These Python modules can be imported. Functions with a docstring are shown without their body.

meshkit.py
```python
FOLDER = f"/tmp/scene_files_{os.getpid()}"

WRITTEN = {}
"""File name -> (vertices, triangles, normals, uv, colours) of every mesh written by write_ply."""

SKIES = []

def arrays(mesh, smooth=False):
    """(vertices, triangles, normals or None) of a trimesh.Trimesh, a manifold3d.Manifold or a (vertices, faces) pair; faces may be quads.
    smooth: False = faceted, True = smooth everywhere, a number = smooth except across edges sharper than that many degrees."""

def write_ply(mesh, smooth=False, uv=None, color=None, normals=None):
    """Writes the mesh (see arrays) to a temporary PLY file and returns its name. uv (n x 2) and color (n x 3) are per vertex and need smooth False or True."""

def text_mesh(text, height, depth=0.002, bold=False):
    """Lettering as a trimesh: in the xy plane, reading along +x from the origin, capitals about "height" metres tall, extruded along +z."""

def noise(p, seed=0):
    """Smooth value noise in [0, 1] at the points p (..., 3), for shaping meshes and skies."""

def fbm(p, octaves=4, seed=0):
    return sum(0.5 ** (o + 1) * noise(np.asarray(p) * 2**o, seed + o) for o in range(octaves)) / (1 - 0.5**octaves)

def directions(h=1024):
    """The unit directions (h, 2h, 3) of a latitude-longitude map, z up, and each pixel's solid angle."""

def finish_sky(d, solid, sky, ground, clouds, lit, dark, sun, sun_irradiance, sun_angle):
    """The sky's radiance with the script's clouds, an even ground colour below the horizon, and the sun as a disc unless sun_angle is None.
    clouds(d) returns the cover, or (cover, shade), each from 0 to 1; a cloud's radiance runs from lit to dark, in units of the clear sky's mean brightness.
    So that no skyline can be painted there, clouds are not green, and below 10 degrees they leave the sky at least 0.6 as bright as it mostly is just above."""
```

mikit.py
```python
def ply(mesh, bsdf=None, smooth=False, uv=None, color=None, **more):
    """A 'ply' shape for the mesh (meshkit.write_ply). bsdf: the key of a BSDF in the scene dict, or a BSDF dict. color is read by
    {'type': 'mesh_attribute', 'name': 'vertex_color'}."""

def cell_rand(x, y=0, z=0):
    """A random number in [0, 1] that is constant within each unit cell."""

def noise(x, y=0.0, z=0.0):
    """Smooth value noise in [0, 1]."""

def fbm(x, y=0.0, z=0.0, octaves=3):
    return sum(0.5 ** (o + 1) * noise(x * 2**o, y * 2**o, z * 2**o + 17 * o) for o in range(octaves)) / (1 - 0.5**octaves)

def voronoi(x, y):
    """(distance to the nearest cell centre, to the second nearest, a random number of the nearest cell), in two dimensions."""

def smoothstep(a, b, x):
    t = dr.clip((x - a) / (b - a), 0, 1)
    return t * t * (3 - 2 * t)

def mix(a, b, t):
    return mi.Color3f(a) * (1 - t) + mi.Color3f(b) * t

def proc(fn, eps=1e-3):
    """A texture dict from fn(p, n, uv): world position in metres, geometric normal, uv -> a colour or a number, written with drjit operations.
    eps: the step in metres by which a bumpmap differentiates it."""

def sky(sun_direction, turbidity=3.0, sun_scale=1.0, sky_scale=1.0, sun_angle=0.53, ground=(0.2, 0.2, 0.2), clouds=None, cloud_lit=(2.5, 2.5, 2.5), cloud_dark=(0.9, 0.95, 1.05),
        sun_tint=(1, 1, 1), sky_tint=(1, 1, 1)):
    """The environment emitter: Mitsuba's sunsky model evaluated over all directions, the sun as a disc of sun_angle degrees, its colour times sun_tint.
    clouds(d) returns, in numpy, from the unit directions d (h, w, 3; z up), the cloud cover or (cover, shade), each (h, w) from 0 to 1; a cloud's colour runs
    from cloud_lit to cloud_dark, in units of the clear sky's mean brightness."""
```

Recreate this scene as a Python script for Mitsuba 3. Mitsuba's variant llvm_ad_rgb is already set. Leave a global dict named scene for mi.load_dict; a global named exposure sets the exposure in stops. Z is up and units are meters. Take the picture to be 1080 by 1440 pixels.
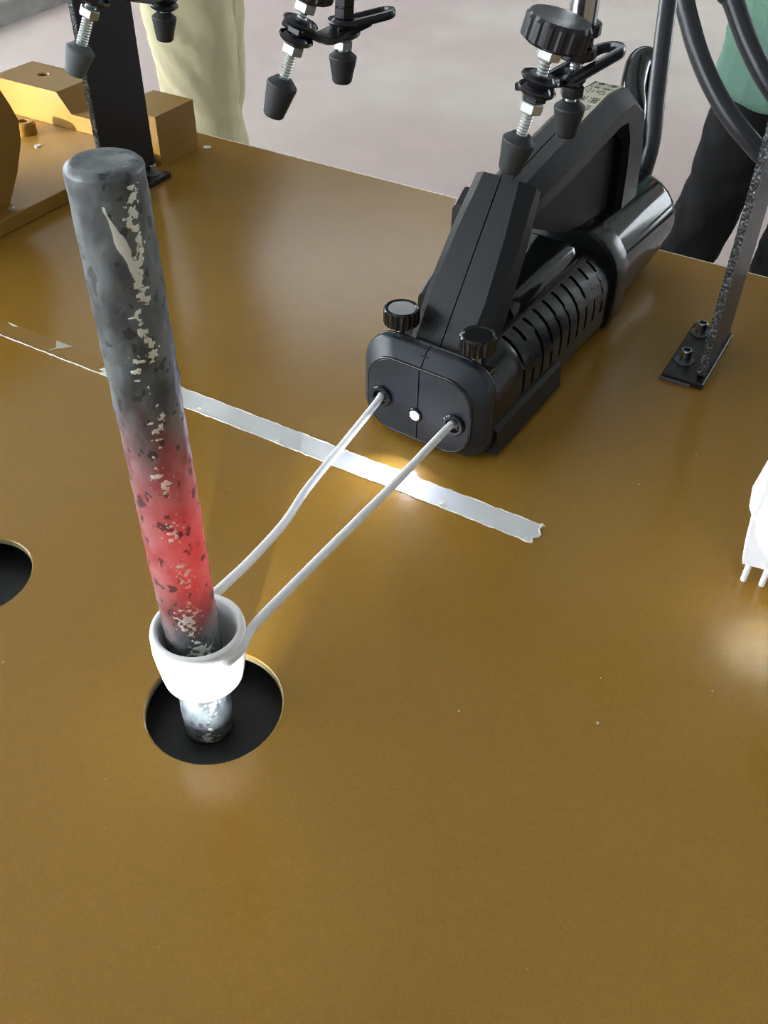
import math, random
import numpy as np, trimesh, mitsuba as mi, drjit as dr, mikit, meshkit
import manifold3d as m3
from manifold3d import Manifold as MF, CrossSection as CS

random.seed(7)
rng = np.random.default_rng(7)
T = mi.ScalarTransform4f
scene, labels = {'type': 'scene'}, {}
TZ = 0.8                                             # height of the table top above the floor

# ------------------------------------------------------------------ camera
PITCH, ROLL = math.radians(42.4), math.radians(1.0)
_c, _s = math.cos(PITCH), math.sin(PITCH)
FW, R0, U0 = np.array([0, _c, -_s]), np.array([1., 0, 0]), np.array([0, _s, _c])
UP = -math.sin(ROLL) * R0 + math.cos(ROLL) * U0
EYE = np.array([0, 0, TZ + 0.4])
scene['camera'] = {'type': 'perspective', 'fov': math.degrees(2 * math.atan(540 / 1330)), 'fov_axis': 'x', 'near_clip': 0.01, 'far_clip': 100.0,
                   'to_world': T().look_at(origin=EYE.tolist(), target=(EYE + FW).tolist(), up=UP.tolist())}
exposure = 0.44

# ------------------------------------------------------------------ light: daylight windows, roof lights
def quad(o, a, b):
    o, a, b = map(np.asarray, (o, a, b))
    return np.array([o, o + a, o + a + b, o + b], float), np.array([[0, 1, 2], [0, 2, 3]])

def lit_window(key, o, a, b, rgb):
    scene[key] = mikit.ply(quad(o, a, b), {'type': 'diffuse', 'reflectance': {'type': 'rgb', 'value': [.5, .5, .5]}},
                           emitter={'type': 'area', 'radiance': {'type': 'rgb', 'value': list(rgb)}})
    labels[key] = {'kind': 'structure'}

DAY = np.array([0.92, 1.0, 1.06])
lit_window('window_1', (-4.98, -4.4, 1.0), (0, 6.0, 0), (0, 0, 2.6), 6.4 * DAY)      # window bands of the left wall
lit_window('window_2', (-4.98, 2.0, 1.0), (0, 7.0, 0), (0, 0, 2.6), 6.4 * DAY)
lit_window('window_3', (-3.0, 10.98, 0.2), (0, 0, 3.4), (5.8, 0, 0), 5.0 * DAY)      # open loading gate at the far end
lit_window('window_4', (-.2, -4.98, 1.0), (0, 0, 2.6), (-4.2, 0, 0), 9.0 * DAY)      # window behind the photographer
lit_window('window_5', (4.98, 3.4, .3), (0, 0, 2.4), (0, 3.6, 0), 3.8 * DAY)         # side gate on the right
lit_window('added_window_6', (-2.6, 7.3, 4.98), (0, 2.3, 0), (5.4, 0, 0), 1.9 * DAY)      # unseen roof light, added to put a sheen on the far table top

# ------------------------------------------------------------------ materials
def rgbv(c): return {'type': 'rgb', 'value': [float(v) for v in c]}
def two(b): return {'type': 'twosided', 'bsdf': b}
def pr(c, rough=.4, metal=0., spec=.5, cc=0., ccg=.9, **k):
    d = {'type': 'principled', 'base_color': c if isinstance(c, dict) else rgbv(c), 'roughness': rough, 'metallic': metal, 'specular': spec, **k}
    if cc: d.update(clearcoat=cc, clearcoat_gloss=ccg)
    return d
def bump(b, fn, scale, eps=5e-4): return {'type': 'bumpmap', 'arbitrary': mikit.proc(fn, eps), 'scale': scale, 'bsdf': b}

def gold_col(p, n, uv):
    a = mikit.fbm(p.x * 9, p.y * 9, p.z * 9, 3)
    g = mikit.noise(p.x * 1500, p.y * 1500, p.z * 1500)
    return mikit.mix((.290, .150, .021), (.325, .172, .027), a) * (.93 + .14 * g)
def peel(p, n, uv): return mikit.noise(p.x * 420, p.y * 420, p.z * 420)
def floor_col(p, n, uv):
    a = mikit.fbm(p.x * 1.1 + 3, p.y * 1.1, 0., 4); b = mikit.fbm(p.x * 9, p.y * 9, 2., 4)
    c = mikit.mix((.375, .302, .278), (.425, .374, .332), mikit.smoothstep(.3, .7, a))
    return c * (.95 + .10 * b)
RX, RY, RR = -.0893, .2897, .0127                    # rod axis and radius
def rod_parts(p):
    x, y, h = p.x - RX, p.y - RY, p.z - TZ
    ang = dr.atan2(x, -y)                             # 0 faces the near side, + to the right
    return ang, h
def rod_flake(p):                                     # peeled pale scale: two streaks at the top, a broken line of chips below
    ang, h = rod_parts(p)
    n1 = mikit.fbm(ang * RR * 420 + 5, 7., h * 150, 3) - .5
    n2 = mikit.fbm(ang * RR * 620 + 1, 3., h * 520, 3) - .5
    t = dr.clip((.272 - h) / .028, 0, 1)
    a = .125 * dr.sin(t * 3.0) + .03 - dr.abs(ang - (.10 + .58 * t)) + n1 * .16
    a = dr.select((h < .272) & (h > .243), a, -1.)
    b = .095 - dr.abs(ang - (.84 - .14 * t + .1 * dr.sin(h * 300))) + n2 * .55
    b = dr.select((h < .277) & (h > .236), b, -1.)
    c = .060 - dr.abs(ang - (.56 + .14 * dr.sin(h * 260 + 1.2))) + n2 * .62
    c = dr.select((h < .246) & (h > .214), c, -1.)
    d = mikit.noise(3., 8., h * 75) * .42 - .21 - dr.abs(ang - (.34 + .16 * dr.sin(h * 140))) * .55 + n2 * .75
    d = dr.select(h < .218, d, -1.)
    return mikit.smoothstep(.0, .03, dr.maximum(dr.maximum(a, b), dr.maximum(c, d)))
def rod_scale(p):                                     # dark patches of scale
    ang, h = rod_parts(p)
    v = mikit.fbm(p.x * 300 + 31, p.y * 300, h * 190, 3)
    return mikit.smoothstep(.645, .69, v)
def rod_col(p, n, uv):
    ang, h = rod_parts(p)
    m = mikit.fbm(p.x * 130 + 9, p.y * 130, h * 60, 4)
    c = mikit.mix((.070, .077, .080), (.155, .175, .180), mikit.smoothstep(.3, .7, m))
    c = mikit.mix(c, (.035, .036, .038), rod_scale(p) * .7)
    return mikit.mix(c, (.86, .86, .77), rod_flake(p) * .92)
def rod_glow(p, n, uv):                               # steel at a dull red heat, scale stays dark
    ang, h = rod_parts(p)
    w = mikit.noise(ang * 1.5, 5., h * 40) * .022
    g = mikit.smoothstep(.066, .118, h + w * .6) * (1 - mikit.smoothstep(.118, .215, h + w))
    g = g * (1 - .75 * rod_scale(p)) * (1 - .6 * rod_flake(p))
    return mi.Color3f(.36, .017, .019) * g
def rod_bump(p, n, uv): 
    ang, h = rod_parts(p)
    return mikit.fbm(p.x * 300, p.y * 300, h * 300, 3) + rod_flake(p) * .7 - rod_scale(p) * .4

BS = {
 'gold_paint': two(bump({'type': 'roughplastic', 'distribution': 'ggx', 'alpha': .038, 'int_ior': 1.43, 'diffuse_reflectance': mikit.proc(gold_col)}, peel, 1.6e-5)),
 'gold_block': two({'type': 'roughplastic', 'distribution': 'ggx', 'alpha': .12, 'int_ior': 1.5, 'diffuse_reflectance': mikit.proc(lambda p, n, uv: gold_col(p, n, uv) * 1.05)}),
 'gold_edge': two(pr((.62, .50, .26), .3, .5)),
 'edge_highlight': two(pr((.78, .72, .58), .35, .3)),  # pale colour that paints the bright highlight along the table edge
 'hole_wall': two(pr((.42, .34, .17), .28, .6)),
 'black_plate': two(pr((.010, .011, .011), .45, 0, .4)),
 'concrete_floor': two(pr(mikit.proc(floor_col), .62, 0, .35)),
 'wall_paint': two(pr((.42, .43, .42), .8)),
 'ceiling_paint': two(pr((.34, .35, .34), .8)),
 'kerb': two(pr(mikit.proc(lambda p, n, uv: mikit.mix((.17, .16, .15), (.33, .32, .29), mikit.fbm(p.x * 14, p.y * 14, p.z * 14, 4))), .85)),
 'yard': two(pr(mikit.proc(lambda p, n, uv: mikit.mix((.45, .46, .44), (.62, .62, .58), mikit.fbm(p.x * 6, p.y * 6, p.z * 6, 4))), .85)),
 'dark_steel': two(pr((.09, .09, .10), .5, .3)),
 'black_plastic': two(pr((.008, .0088, .0090), .20, 0, .5)),
 'gloss_plastic': two(pr((.006, .0066, .007), .10, 0, .55)),
 'satin_plastic': two(bump(pr((.0080, .0095, .0108), .36, 0, .32), lambda p, n, uv: mikit.noise(p.x * 2500, p.y * 2500, p.z * 2500), 1.2e-5, 2e-4)),
 'knob_plastic': two(pr((.016, .015, .018), .42, 0, .4)),
 'matt_black': two(pr((.004, .0045, .0045), .55, 0, .2)),
 'lit_front_plastic': two(bump(pr((.017, .021, .027), .34, 0, .45), lambda p, n, uv: mikit.noise(p.x * 2500, p.y * 2500, p.z * 2500), 1.2e-5, 2e-4)),  # lighter bluish copy: stronger light on the front cap is painted in
 'rubber': two(pr((.020, .022, .023), .55, 0, .45)),
 'grey_rubber': two(pr((.085, .100, .104), .6, 0, .45)),
 'black_oxide': two(pr((.022, .022, .026), .22, .45, .6)),
 'chrome': two(pr((.62, .63, .63), .18, 1.0)),
 'zinc': two(pr((.66, .69, .66), .3, .85)),
 'bracket_black': two(pr((.009, .0095, .013), .38, .1, .4)),
 'cut_edge': two(bump(pr(mikit.proc(lambda p, n, uv: mikit.mix((.05, .055, .06), (.30, .33, .34), mikit.smoothstep(.45, .75, mikit.fbm(p.x * 900, p.y * 900, p.z * 700, 3)))), .34, .6),
                      lambda p, n, uv: mikit.fbm(p.x * 600, p.y * 600, p.z * 500, 2), 6e-4)),
 'cable_black': two(pr((.014, .015, .019), .33, 0, .5)),
 'white_sleeve': two(pr((.72, .72, .70), .6, 0, .4)),
 'white_wrap': two(bump(pr((.80, .80, .79), .7), lambda p, n, uv: mikit.noise(p.x * 2600, p.y * 2600, p.z * 2600), 2e-5, 2e-4)),
 'white_block': two(pr((.83, .84, .85), .45)),
 'tape_white': two(pr(mikit.proc(lambda p, n, uv: mikit.mix((.50, .50, .47), (.62, .62, .60), mikit.fbm(p.x * 60, p.y * 60, p.z * 60, 3))), .55)),
 'tape_edge': two(pr((.74, .70, .60), .7)),
 'tape_residue': two(pr(mikit.proc(lambda p, n, uv: gold_col(p, n, uv) * mikit.mix((.78, .76, .78), (.95, .95, .98), mikit.fbm(p.x * 40, p.y * 40, p.z * 40, 3))), .42, .1, .5, .6, .9)),
 'rod_steel': two(bump(pr(mikit.proc(rod_col), .46, .25, .5), rod_bump, 3.5e-4)),
 'label_cream': two(pr((.44, .42, .31), .5)),
 'label_ink': two(pr((.03, .03, .025), .6)),
 'speck': two(pr((.48, .42, .30), .7)),
 'green_cloth': two(pr((.095, .185, .140), .8, 0, .3)),
 'black_cloth': two(pr((.007, .0075, .008), .85, 0, .25)),
 'khaki_cloth': two(bump(pr((.50, .455, .285), .85, 0, .3), lambda p, n, uv: mikit.noise(p.x * 900, p.y * 900, p.z * 900), 6e-5)),
 'skin': two(pr((.48, .31, .23), .5)),
 'hair': two(pr((.015, .012, .010), .5)),
 'shoe': two(pr((.03, .028, .026), .5)),
 'rubble': two(pr((.66, .65, .60), .85)),
 'rubble_dark': two(pr((.05, .055, .055), .8)),
}
scene.update(BS)

# ------------------------------------------------------------------ helpers
def obj(key, mesh, mat, smooth=False, **more):
    """One entry of the scene; meshes are given with the table top at z = 0."""
    v, f, _ = meshkit.arrays(mesh)
    base, k = key, 0
    while key in scene:
        k += 1; key = f'{base}_{k:03d}'
    scene[key] = mikit.ply((v + np.array([0, 0, TZ]), f), mat, smooth, **more)
    return key
def thing(key, label, cat, group=None, kind=None):
    labels[key] = {'label': label, 'category': cat}
    if group: labels[key]['group'] = group
    if kind: labels[key]['kind'] = kind
    return key
def free(key):
    k, base = 0, key
    while key in labels or key in scene:
        k += 1; key = f'{base}_{k:03d}'
    return key

E1, E2, EZ = np.array([.8695, -.4940, 0]), np.array([.4940, .8695, 0]), np.array([0, 0, 1.])   # along / across the table
def frame(o, ex, ey, ez):
    m = np.eye(4); m[:3, 0], m[:3, 1], m[:3, 2], m[:3, 3] = ex, ey, ez, o; return m
def xf(mesh, m):
    v, f, _ = meshkit.arrays(mesh); return (v @ m[:3, :3].T + m[:3, 3], f if np.linalg.det(m[:3, :3]) > 0 else f[:, ::-1])
TAB = frame((0, 0, 0), E1, E2, EZ)
def axis(o, z, hint=(0, 0, 1.)):
    z = np.asarray(z, float); z = z / np.linalg.norm(z); h = np.asarray(hint, float)
    if abs(z @ h) > .95: h = np.array([1., 0, 0])
    x = np.cross(h, z); x /= np.linalg.norm(x); return frame(o, x, np.cross(z, x), z)
def lathe(prof, n=40, flutes=0, depth=0, fr=None):
    """Closed profile of (r, z), r from 0 to 0; flutes: ribs round the rim where r is close to its largest."""
    prof = np.array(prof, float); a = np.arange(n) * 2 * np.pi / n; V = []; rm = prof[:, 0].max()
    for r, z in prof:
        rr = np.full(n, r)
        if flutes and r > (fr or .93) * rm: rr = r - depth * (np.cos(a * flutes) < 0)
        V.append(np.c_[rr * np.cos(a), rr * np.sin(a), np.full(n, z)])
    V = np.vstack(V); F = []
    for i in range(len(prof) - 1):
        for j in range(n):
            p, q = i * n + j, i * n + (j + 1) % n
            F += [[p, q, q + n], [p, q + n, p + n]]
    m = trimesh.Trimesh(V, F, process=False); m.merge_vertices(); m.update_faces(m.nondegenerate_faces()); return m
def rbox(lo, hi, c=.001):
    lo, hi = np.array(lo, float), np.array(hi, float); P = []
    for k in range(3):
        l, h = lo + c, hi - c; l[k], h[k] = lo[k], hi[k]
        P += [[(l, h)[i][0], (l, h)[j][1], (l, h)[q][2]] for i in (0, 1) for j in (0, 1) for q in (0, 1)]
    return MF.hull_points(np.array(P))
def hexprism(r, h, bore=0, c=.0006):
    a = np.arange(6) * np.pi / 3
    P = [[(r - d) * np.cos(t), (r - d) * np.sin(t), z] for d, z in ((c, 0), (0, c), (0, h - c), (c, h)) for t in a]
    return MF.hull_points(np.array(P))
def spline(P, n=12):
    P = np.asarray(P, float); Q = np.vstack([2 * P[0] - P[1], P, 2 * P[-1] - P[-2]]); out = []
    for i in range(1, len(Q) - 2):
        for t in np.arange(n) / n:
            a, b, c, d = Q[i - 1:i + 3]
            out.append(.5 * (2 * b + (c - a) * t + (2 * a - 5 * b + 4 * c - d) * t * t + (-a + 3 * b - 3 * c + d) * t ** 3))
    return np.array(out + [P[-1]])
def tube(P, r, n=20, square=0.):
    P = np.asarray(P, float); Tn = np.gradient(P, axis=0); Tn /= np.linalg.norm(Tn, axis=1)[:, None]
    r = np.broadcast_to(r, len(P)); u = np.cross(Tn[0], [0.02, .01, 1.]); u /= np.linalg.norm(u); V = []
    a = np.arange(n) * 2 * np.pi / n
    k = 1 if not square else 1 / np.maximum(np.abs(np.cos(a)), np.abs(np.sin(a))) * square + (1 - square)
    for p, t, q in zip(P, Tn, r):
        u = u - t * (u @ t); u /= np.linalg.norm(u); w = np.cross(t, u)
        V.append(p + q * ((k * np.cos(a))[:, None] * u + (k * np.sin(a))[:, None] * w))
    V = np.vstack(V + [P[:1], P[-1:]]); F = []; N = len(P)
    for i in range(N - 1):
        for j in range(n):
            A, B = i * n + j, i * n + (j + 1) % n; F += [[A, B, B + n], [A, B + n, A + n]]
    for j in range(n):
        F += [[N * n, (j + 1) % n, j], [N * n + 1, (N - 1) * n + j, (N - 1) * n + (j + 1) % n]]
    return V, np.array(F)
def extrude(poly, h): return CS([np.asarray(poly, float)]).extrude(h) if CS([np.asarray(poly, float)]).area() > 0 else CS([np.asarray(poly, float)[::-1]]).extrude(h)
def join(*ms): return trimesh.util.concatenate([trimesh.Trimesh(*meshkit.arrays(m)[:2], process=False) for m in ms])
def tri(m):
    v, f, _ = meshkit.arrays(m); return trimesh.Trimesh(v, f, process=False)

# ------------------------------------------------------------------ the setting: workshop shell
F0 = -TZ
def struct(key, mesh, mat, smooth=False):
    obj(key, mesh, mat, smooth); labels[key] = {'kind': 'structure'}
def slab(lo, hi): return trimesh.creation.box(bounds=[lo, hi])
struct('floor', slab((-5.2, -5.2, F0 - .1), (5.2, 11.2, F0)), 'concrete_floor')
struct('ceiling', slab((-5.2, -5.2, 5 + F0), (5.2, 11.2, 5.1 + F0)), 'ceiling_paint')
struct('wall_left', slab((-5.2, -5.2, F0), (-5, 11.2, 5 + F0)), 'wall_paint')
struct('wall_right', slab((5, -5.2, F0), (5.2, 11.2, 5 + F0)), 'wall_paint')
struct('wall_back', slab((-5, 11, F0), (5, 11.2, 5 + F0)), 'wall_paint')
struct('wall_front', slab((-5, -5.2, F0), (5, -5, 5 + F0)), 'wall_paint')

# kerb with a raised ledge behind the left end of the table, far across the floor
ka, kb = np.array([-1.95, 3.62]), np.array([-1.36, 4.95]); kd = (kb - ka) / np.linalg.norm(kb - ka); kn = np.array([-kd[1], kd[0]])
def kpt(s, w, z): q = ka + kd * s + kn * w; return [q[0], q[1], z]
km = tri(MF.hull_points(np.array([kpt(s, w, z) for s in (-.6, 1.6) for w, z in ((0, F0), (.012, F0 + .07), (.03, F0 + .085), (.16, F0 + .085), (.16, F0))])).refine_to_length(.035))
km.vertices += (meshkit.noise(km.vertices * 30, 3)[:, None] - .5) * .022 * np.array([1, 1, .6]); 
km.vertices[:, 2] = np.maximum(km.vertices[:, 2], F0)
obj('concrete_kerb', km, 'kerb', 35); thing('concrete_kerb', 'rough grey concrete kerb running across the floor at the far left', 'kerb')
ym = MF.hull_points(np.array([kpt(s, w, z) for s in (-.6, 1.6) for w, z in ((.180, F0), (.180, F0 + .07), (1.4, F0 + .07), (1.4, F0))]))
obj('raised_ledge', ym, 'yard'); thing('raised_ledge', 'pale raised concrete ledge behind the kerb at the far left', 'ledge')
for i, (s, w, r, mat, lab) in enumerate(((.50, .36, .075, 'rubble', 'pale broken concrete lump nearest the kerb on the ledge'), (.30, .52, .06, 'rubble', 'white rubble lump further left on the ledge'), (.62, .55, .05, 'rubble_dark', 'small dark rubble lump on the ledge beside the pale lump'))):
    m = trimesh.creation.icosphere(3, 1.0); v = m.vertices
    m.vertices = v * (1 + .5 * (meshkit.noise(v * 2.2 + i * 9, 4)[:, None] - .5)) * r * np.array([1.2, .9, .6])
    m.apply_translation(kpt(s, w, F0 + .0705 - m.vertices[:, 2].min())); k = free('rubble_lump'); obj(k, m, mat, 40); thing(k, lab, 'rubble')

# ------------------------------------------------------------------ table
NB = .815                                             # back edge
HOLES = [(-.0852, .2897, .0350), (-.2359, .3775, .0313)]
top = MF.hull_points(np.array([(s, n, z) for z, c in ((-.004, 0), (-.0005, 0), (0, .0005)) for s in (-1.25 + c, .75 - c) for n in (-.55 + c, NB - c)]))
for x, y, r in HOLES:
    s, n = np.array([x, y, 0]) @ E1, np.array([x, y, 0]) @ E2
    top -= MF.cylinder(.01, r, r, 96).translate([s, n, -.007])
    top -= MF.cylinder(.0007, r, r + .0007, 96).translate([s, n, -.0006])
def table_part(name, m, mat, smooth=False): return obj('work_table__' + name, xf(m, TAB), mat, smooth)
thing('work_table', 'gold painted steel work table with round holes in its top', 'table')
table_part('top', top, 'gold_paint')
for x, y, r in HOLES:
    s, n = np.array([x, y, 0]) @ E1, np.array([x, y, 0]) @ E2
    ring = MF.cylinder(.0034, r + .0006, r + .0006, 96) - MF.cylinder(.01, r - .0002, r - .0002, 96).translate([0, 0, -.003])
    table_part('hole_rim', ring.translate([s, n, -.0042]), 'hole_wall')
table_part('back_edge_highlight', tube(np.array([(s, NB - .0006, -.0004) for s in np.linspace(-1.24, .74, 40)]), .0009, 8), 'edge_highlight', True)  # thin pale strip standing in for the edge highlight
table_part('lower_plate', slab((-.75, .05, -.021), (.4, .5, -.0171)), 'black_plate')
for a in ((-1.24, -.54, .74, -.50), (-1.24, .765, .74, .805)):
    table_part('rail', slab((a[0], a[1], -.064), (a[2], a[3], -.0041)), 'gold_block')
for a in ((-1.24, -.499, -1.20, .764), (.70, -.499, .74, .764), (-.80, -.499, -.76, .764), (.41, -.499, .45, .764)):
    table_part('rail', slab((a[0], a[1], -.064), (a[2], a[3], -.0041)), 'gold_block')
for s, n in ((-1.23, -.53), (.68, -.53), (-1.23, .75), (.68, .75)):
    table_part('leg', slab((s, n, F0), (s + .05, n + .05, -.0645)), 'gold_block')

# small countersunk screw by the back edge
m = lathe([(0, 0), (.0040, 0), (.0040, .0006), (.0030, .0011), (.0018, .0011), (.0016, .0004), (0, .0004)], 24)
m.apply_translation([-.1973, 1.039 - .022, 0]); k = obj('table_screw', m, 'zinc', 30); thing(k, 'small metal screw head in the table top near its back edge', 'screw')

# tape across the table
def ragged(s0, s1, n0, n1, amp, seed, step=.004, z=.0003, flare=0):
    r = np.random.default_rng(seed); S = np.arange(s0, s1, step); S = np.r_[S, s1]
    lo = [(s, n0 + amp * (r.random() - .5) * (2 if r.random() < .12 else 1)) for s in S]
    hi = [(s, n1 + amp * (r.random() - .5)) for s in S]
    end = [(s1 + (r.random() - .4) * .003, n0 + (n1 - n0) * t) for t in (.2, .4, .55, .75, .9)]
    return lo, end, hi
lo, end, hi = ragged(-.462, -.1255, .4028, .4206, .0006, 3)
tape = extrude(np.array(lo + end + hi[::-1]), .0003)
thing('white_tape', 'strip of white masking tape with torn edges on the table before the heater', 'tape')
obj('white_tape__strip', xf(tape, TAB), 'tape_white')
def frayed(line, seed, w=.0007, h=.0006):
    r = np.random.default_rng(seed); P = np.array([(s + (r.random() - .5) * .001, n + (r.random() - .5) * .0008, .0004) for s, n in line])
    return tube(P, [w * (.25 + .8 * r.random() ** 3) for _ in P], 6)
obj('white_tape__torn_edge', xf(frayed(lo, 5), TAB), 'tape_edge', True)
obj('white_tape__torn_edge', xf(frayed(hi, 6, .0006), TAB), 'tape_edge', True)
obj('white_tape__torn_edge', xf(frayed([lo[-1]] + end + [hi[-1]], 8, .0014), TAB), 'tape_edge', True)
for s, n, a, sz in ((-.385, .4055, .6, .005), (-.317, .4035, .2, .006), (-.272, .416, .9, .006), (-.19, .4055, .3, .006), (-.128, .419, .5, .005), (-.131, .4025, .2, .005)):
    c, d = math.cos(a), math.sin(a)
    fl = MF.hull_points(np.array([(s, n, .0003), (s + sz * c, n + sz * .5 * d, .0004), (s + sz * .3, n + sz * .5, .0016), (s + sz * .2, n - sz * .15, .0009)]))
    obj('white_tape__torn_flap', xf(fl, TAB), 'tape_edge')
thing('peeled_tape', 'brownish peeled tape strip with pale scraps and a painted glint left of the glowing rod', 'tape')
obj('peeled_tape__residue', xf(extrude(np.array([(-.80, .4035), (-.4625, .4035), (-.4625, .4200), (-.80, .4200)]), .0001), TAB), 'tape_residue')
r5 = np.random.default_rng(11); PL = np.array([(s, .4032 + (r5.random() - .5) * .0006, .0003) for s in np.arange(-.80, -.462, .004)])
obj('peeled_tape__paper_edge', xf(tube(PL, [.0003 + .0005 * r5.random() for _ in PL], 6), TAB), 'tape_edge', True)
for pts in (((-.5330, .4195), (-.5160, .4198), (-.5195, .4160), (-.5245, .4105), (-.5290, .4060), (-.5262, .4120)), ((-.4735, .4155), (-.4660, .4152), (-.4740, .4070), (-.4775, .4072)), ((-.4680, .4130), (-.4655, .4035), (-.4745, .4042)), ((-.585, .4195), (-.5735, .419), (-.577, .4175))):
    obj('peeled_tape__scrap_and_glint', xf(extrude(np.array(pts), .0004).translate([0, 0, .0001]), TAB), 'label_cream' if len(pts) == 6 else 'tape_edge')  # the cream six-point piece paints a glint on the tape

# specks of debris
P = []
for _ in range(150):
    s, n = rng.uniform(-.6, .35), rng.uniform(-.15, .75); q = s * E1 + n * E2
    if any(math.hypot(q[0] - x, q[1] - y) < r + .004 for x, y, r in HOLES) or .398 < n < .425: continue
    m = trimesh.creation.icosphere(1, 1.0); big = rng.random() ** 3
    m.vertices *= rng.uniform(.6, 1.4, (len(m.vertices), 1)) * np.array([1, .7, .35]) * (.00025 + .0009 * big)
    m.apply_transform(trimesh.transformations.rotation_matrix(rng.uniform(0, 6), [0, 0, 1])); m.apply_translation([q[0], q[1], .00005 - m.vertices[:, 2].min()]); P.append(m)
k = obj('debris_specks', trimesh.util.concatenate(P), 'speck'); thing(k, 'tiny pale specks of debris scattered over the gold table', 'debris', kind='stuff')

# ------------------------------------------------------------------ hot rod
RB, RT = -.0170, .2815
a = np.linspace(RB + .002, RT - .0025, 150)
prof = [(0, RB), (RR - .0030, RB), (RR - .0014, RB), (RR - .0003, RB + .0009)] + [(RR, z) for z in a] + [(RR - .0003, RT - .0016), (RR - .0011, RT - .0007), (RR - .0021, RT - .0002), (RR - .0028, RT), (RR - .0034, RT), (RR * .62, RT - .0001), (RR * .50, RT - .0003), (RR * .42, RT - .0004), (RR * .2, RT - .0004), (0, RT - .0004)]
prof = np.array(prof); NC = 73
aa = np.arange(NC) * 2 * np.pi / (NC - 1) + np.pi / 2                                  # the seam lies at the back
v = np.vstack([np.c_[RX + r * np.cos(aa), RY + r * np.sin(aa), np.full(NC, z)] for r, z in prof])
uv = np.vstack([np.c_[(aa - np.pi / 2) / (2 * np.pi), np.full(NC, .02 + .96 * i / (len(prof) - 1))] for i in range(len(prof))])
f = []
for i in range(len(prof) - 1):
    for j in range(NC - 1):
        p = i * NC + j
        if prof[i, 0] > 0: f.append([p, p + 1, p + 1 + NC])
        if prof[i + 1, 0] > 0: f.append([p, p + 1 + NC, p + NC])
d = v - np.array([RX, RY, 0]); rr = np.hypot(d[:, 0], d[:, 1]); side = rr > RR * .9
dn = (meshkit.fbm(v * 130, 3, 5) - .5) * .0009 + (meshkit.fbm(v * 420, 2, 9) - .5) * .0004
v[side, :2] += (d[:, :2] / np.maximum(rr, 1e-6)[:, None] * dn[:, None])[side]
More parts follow.
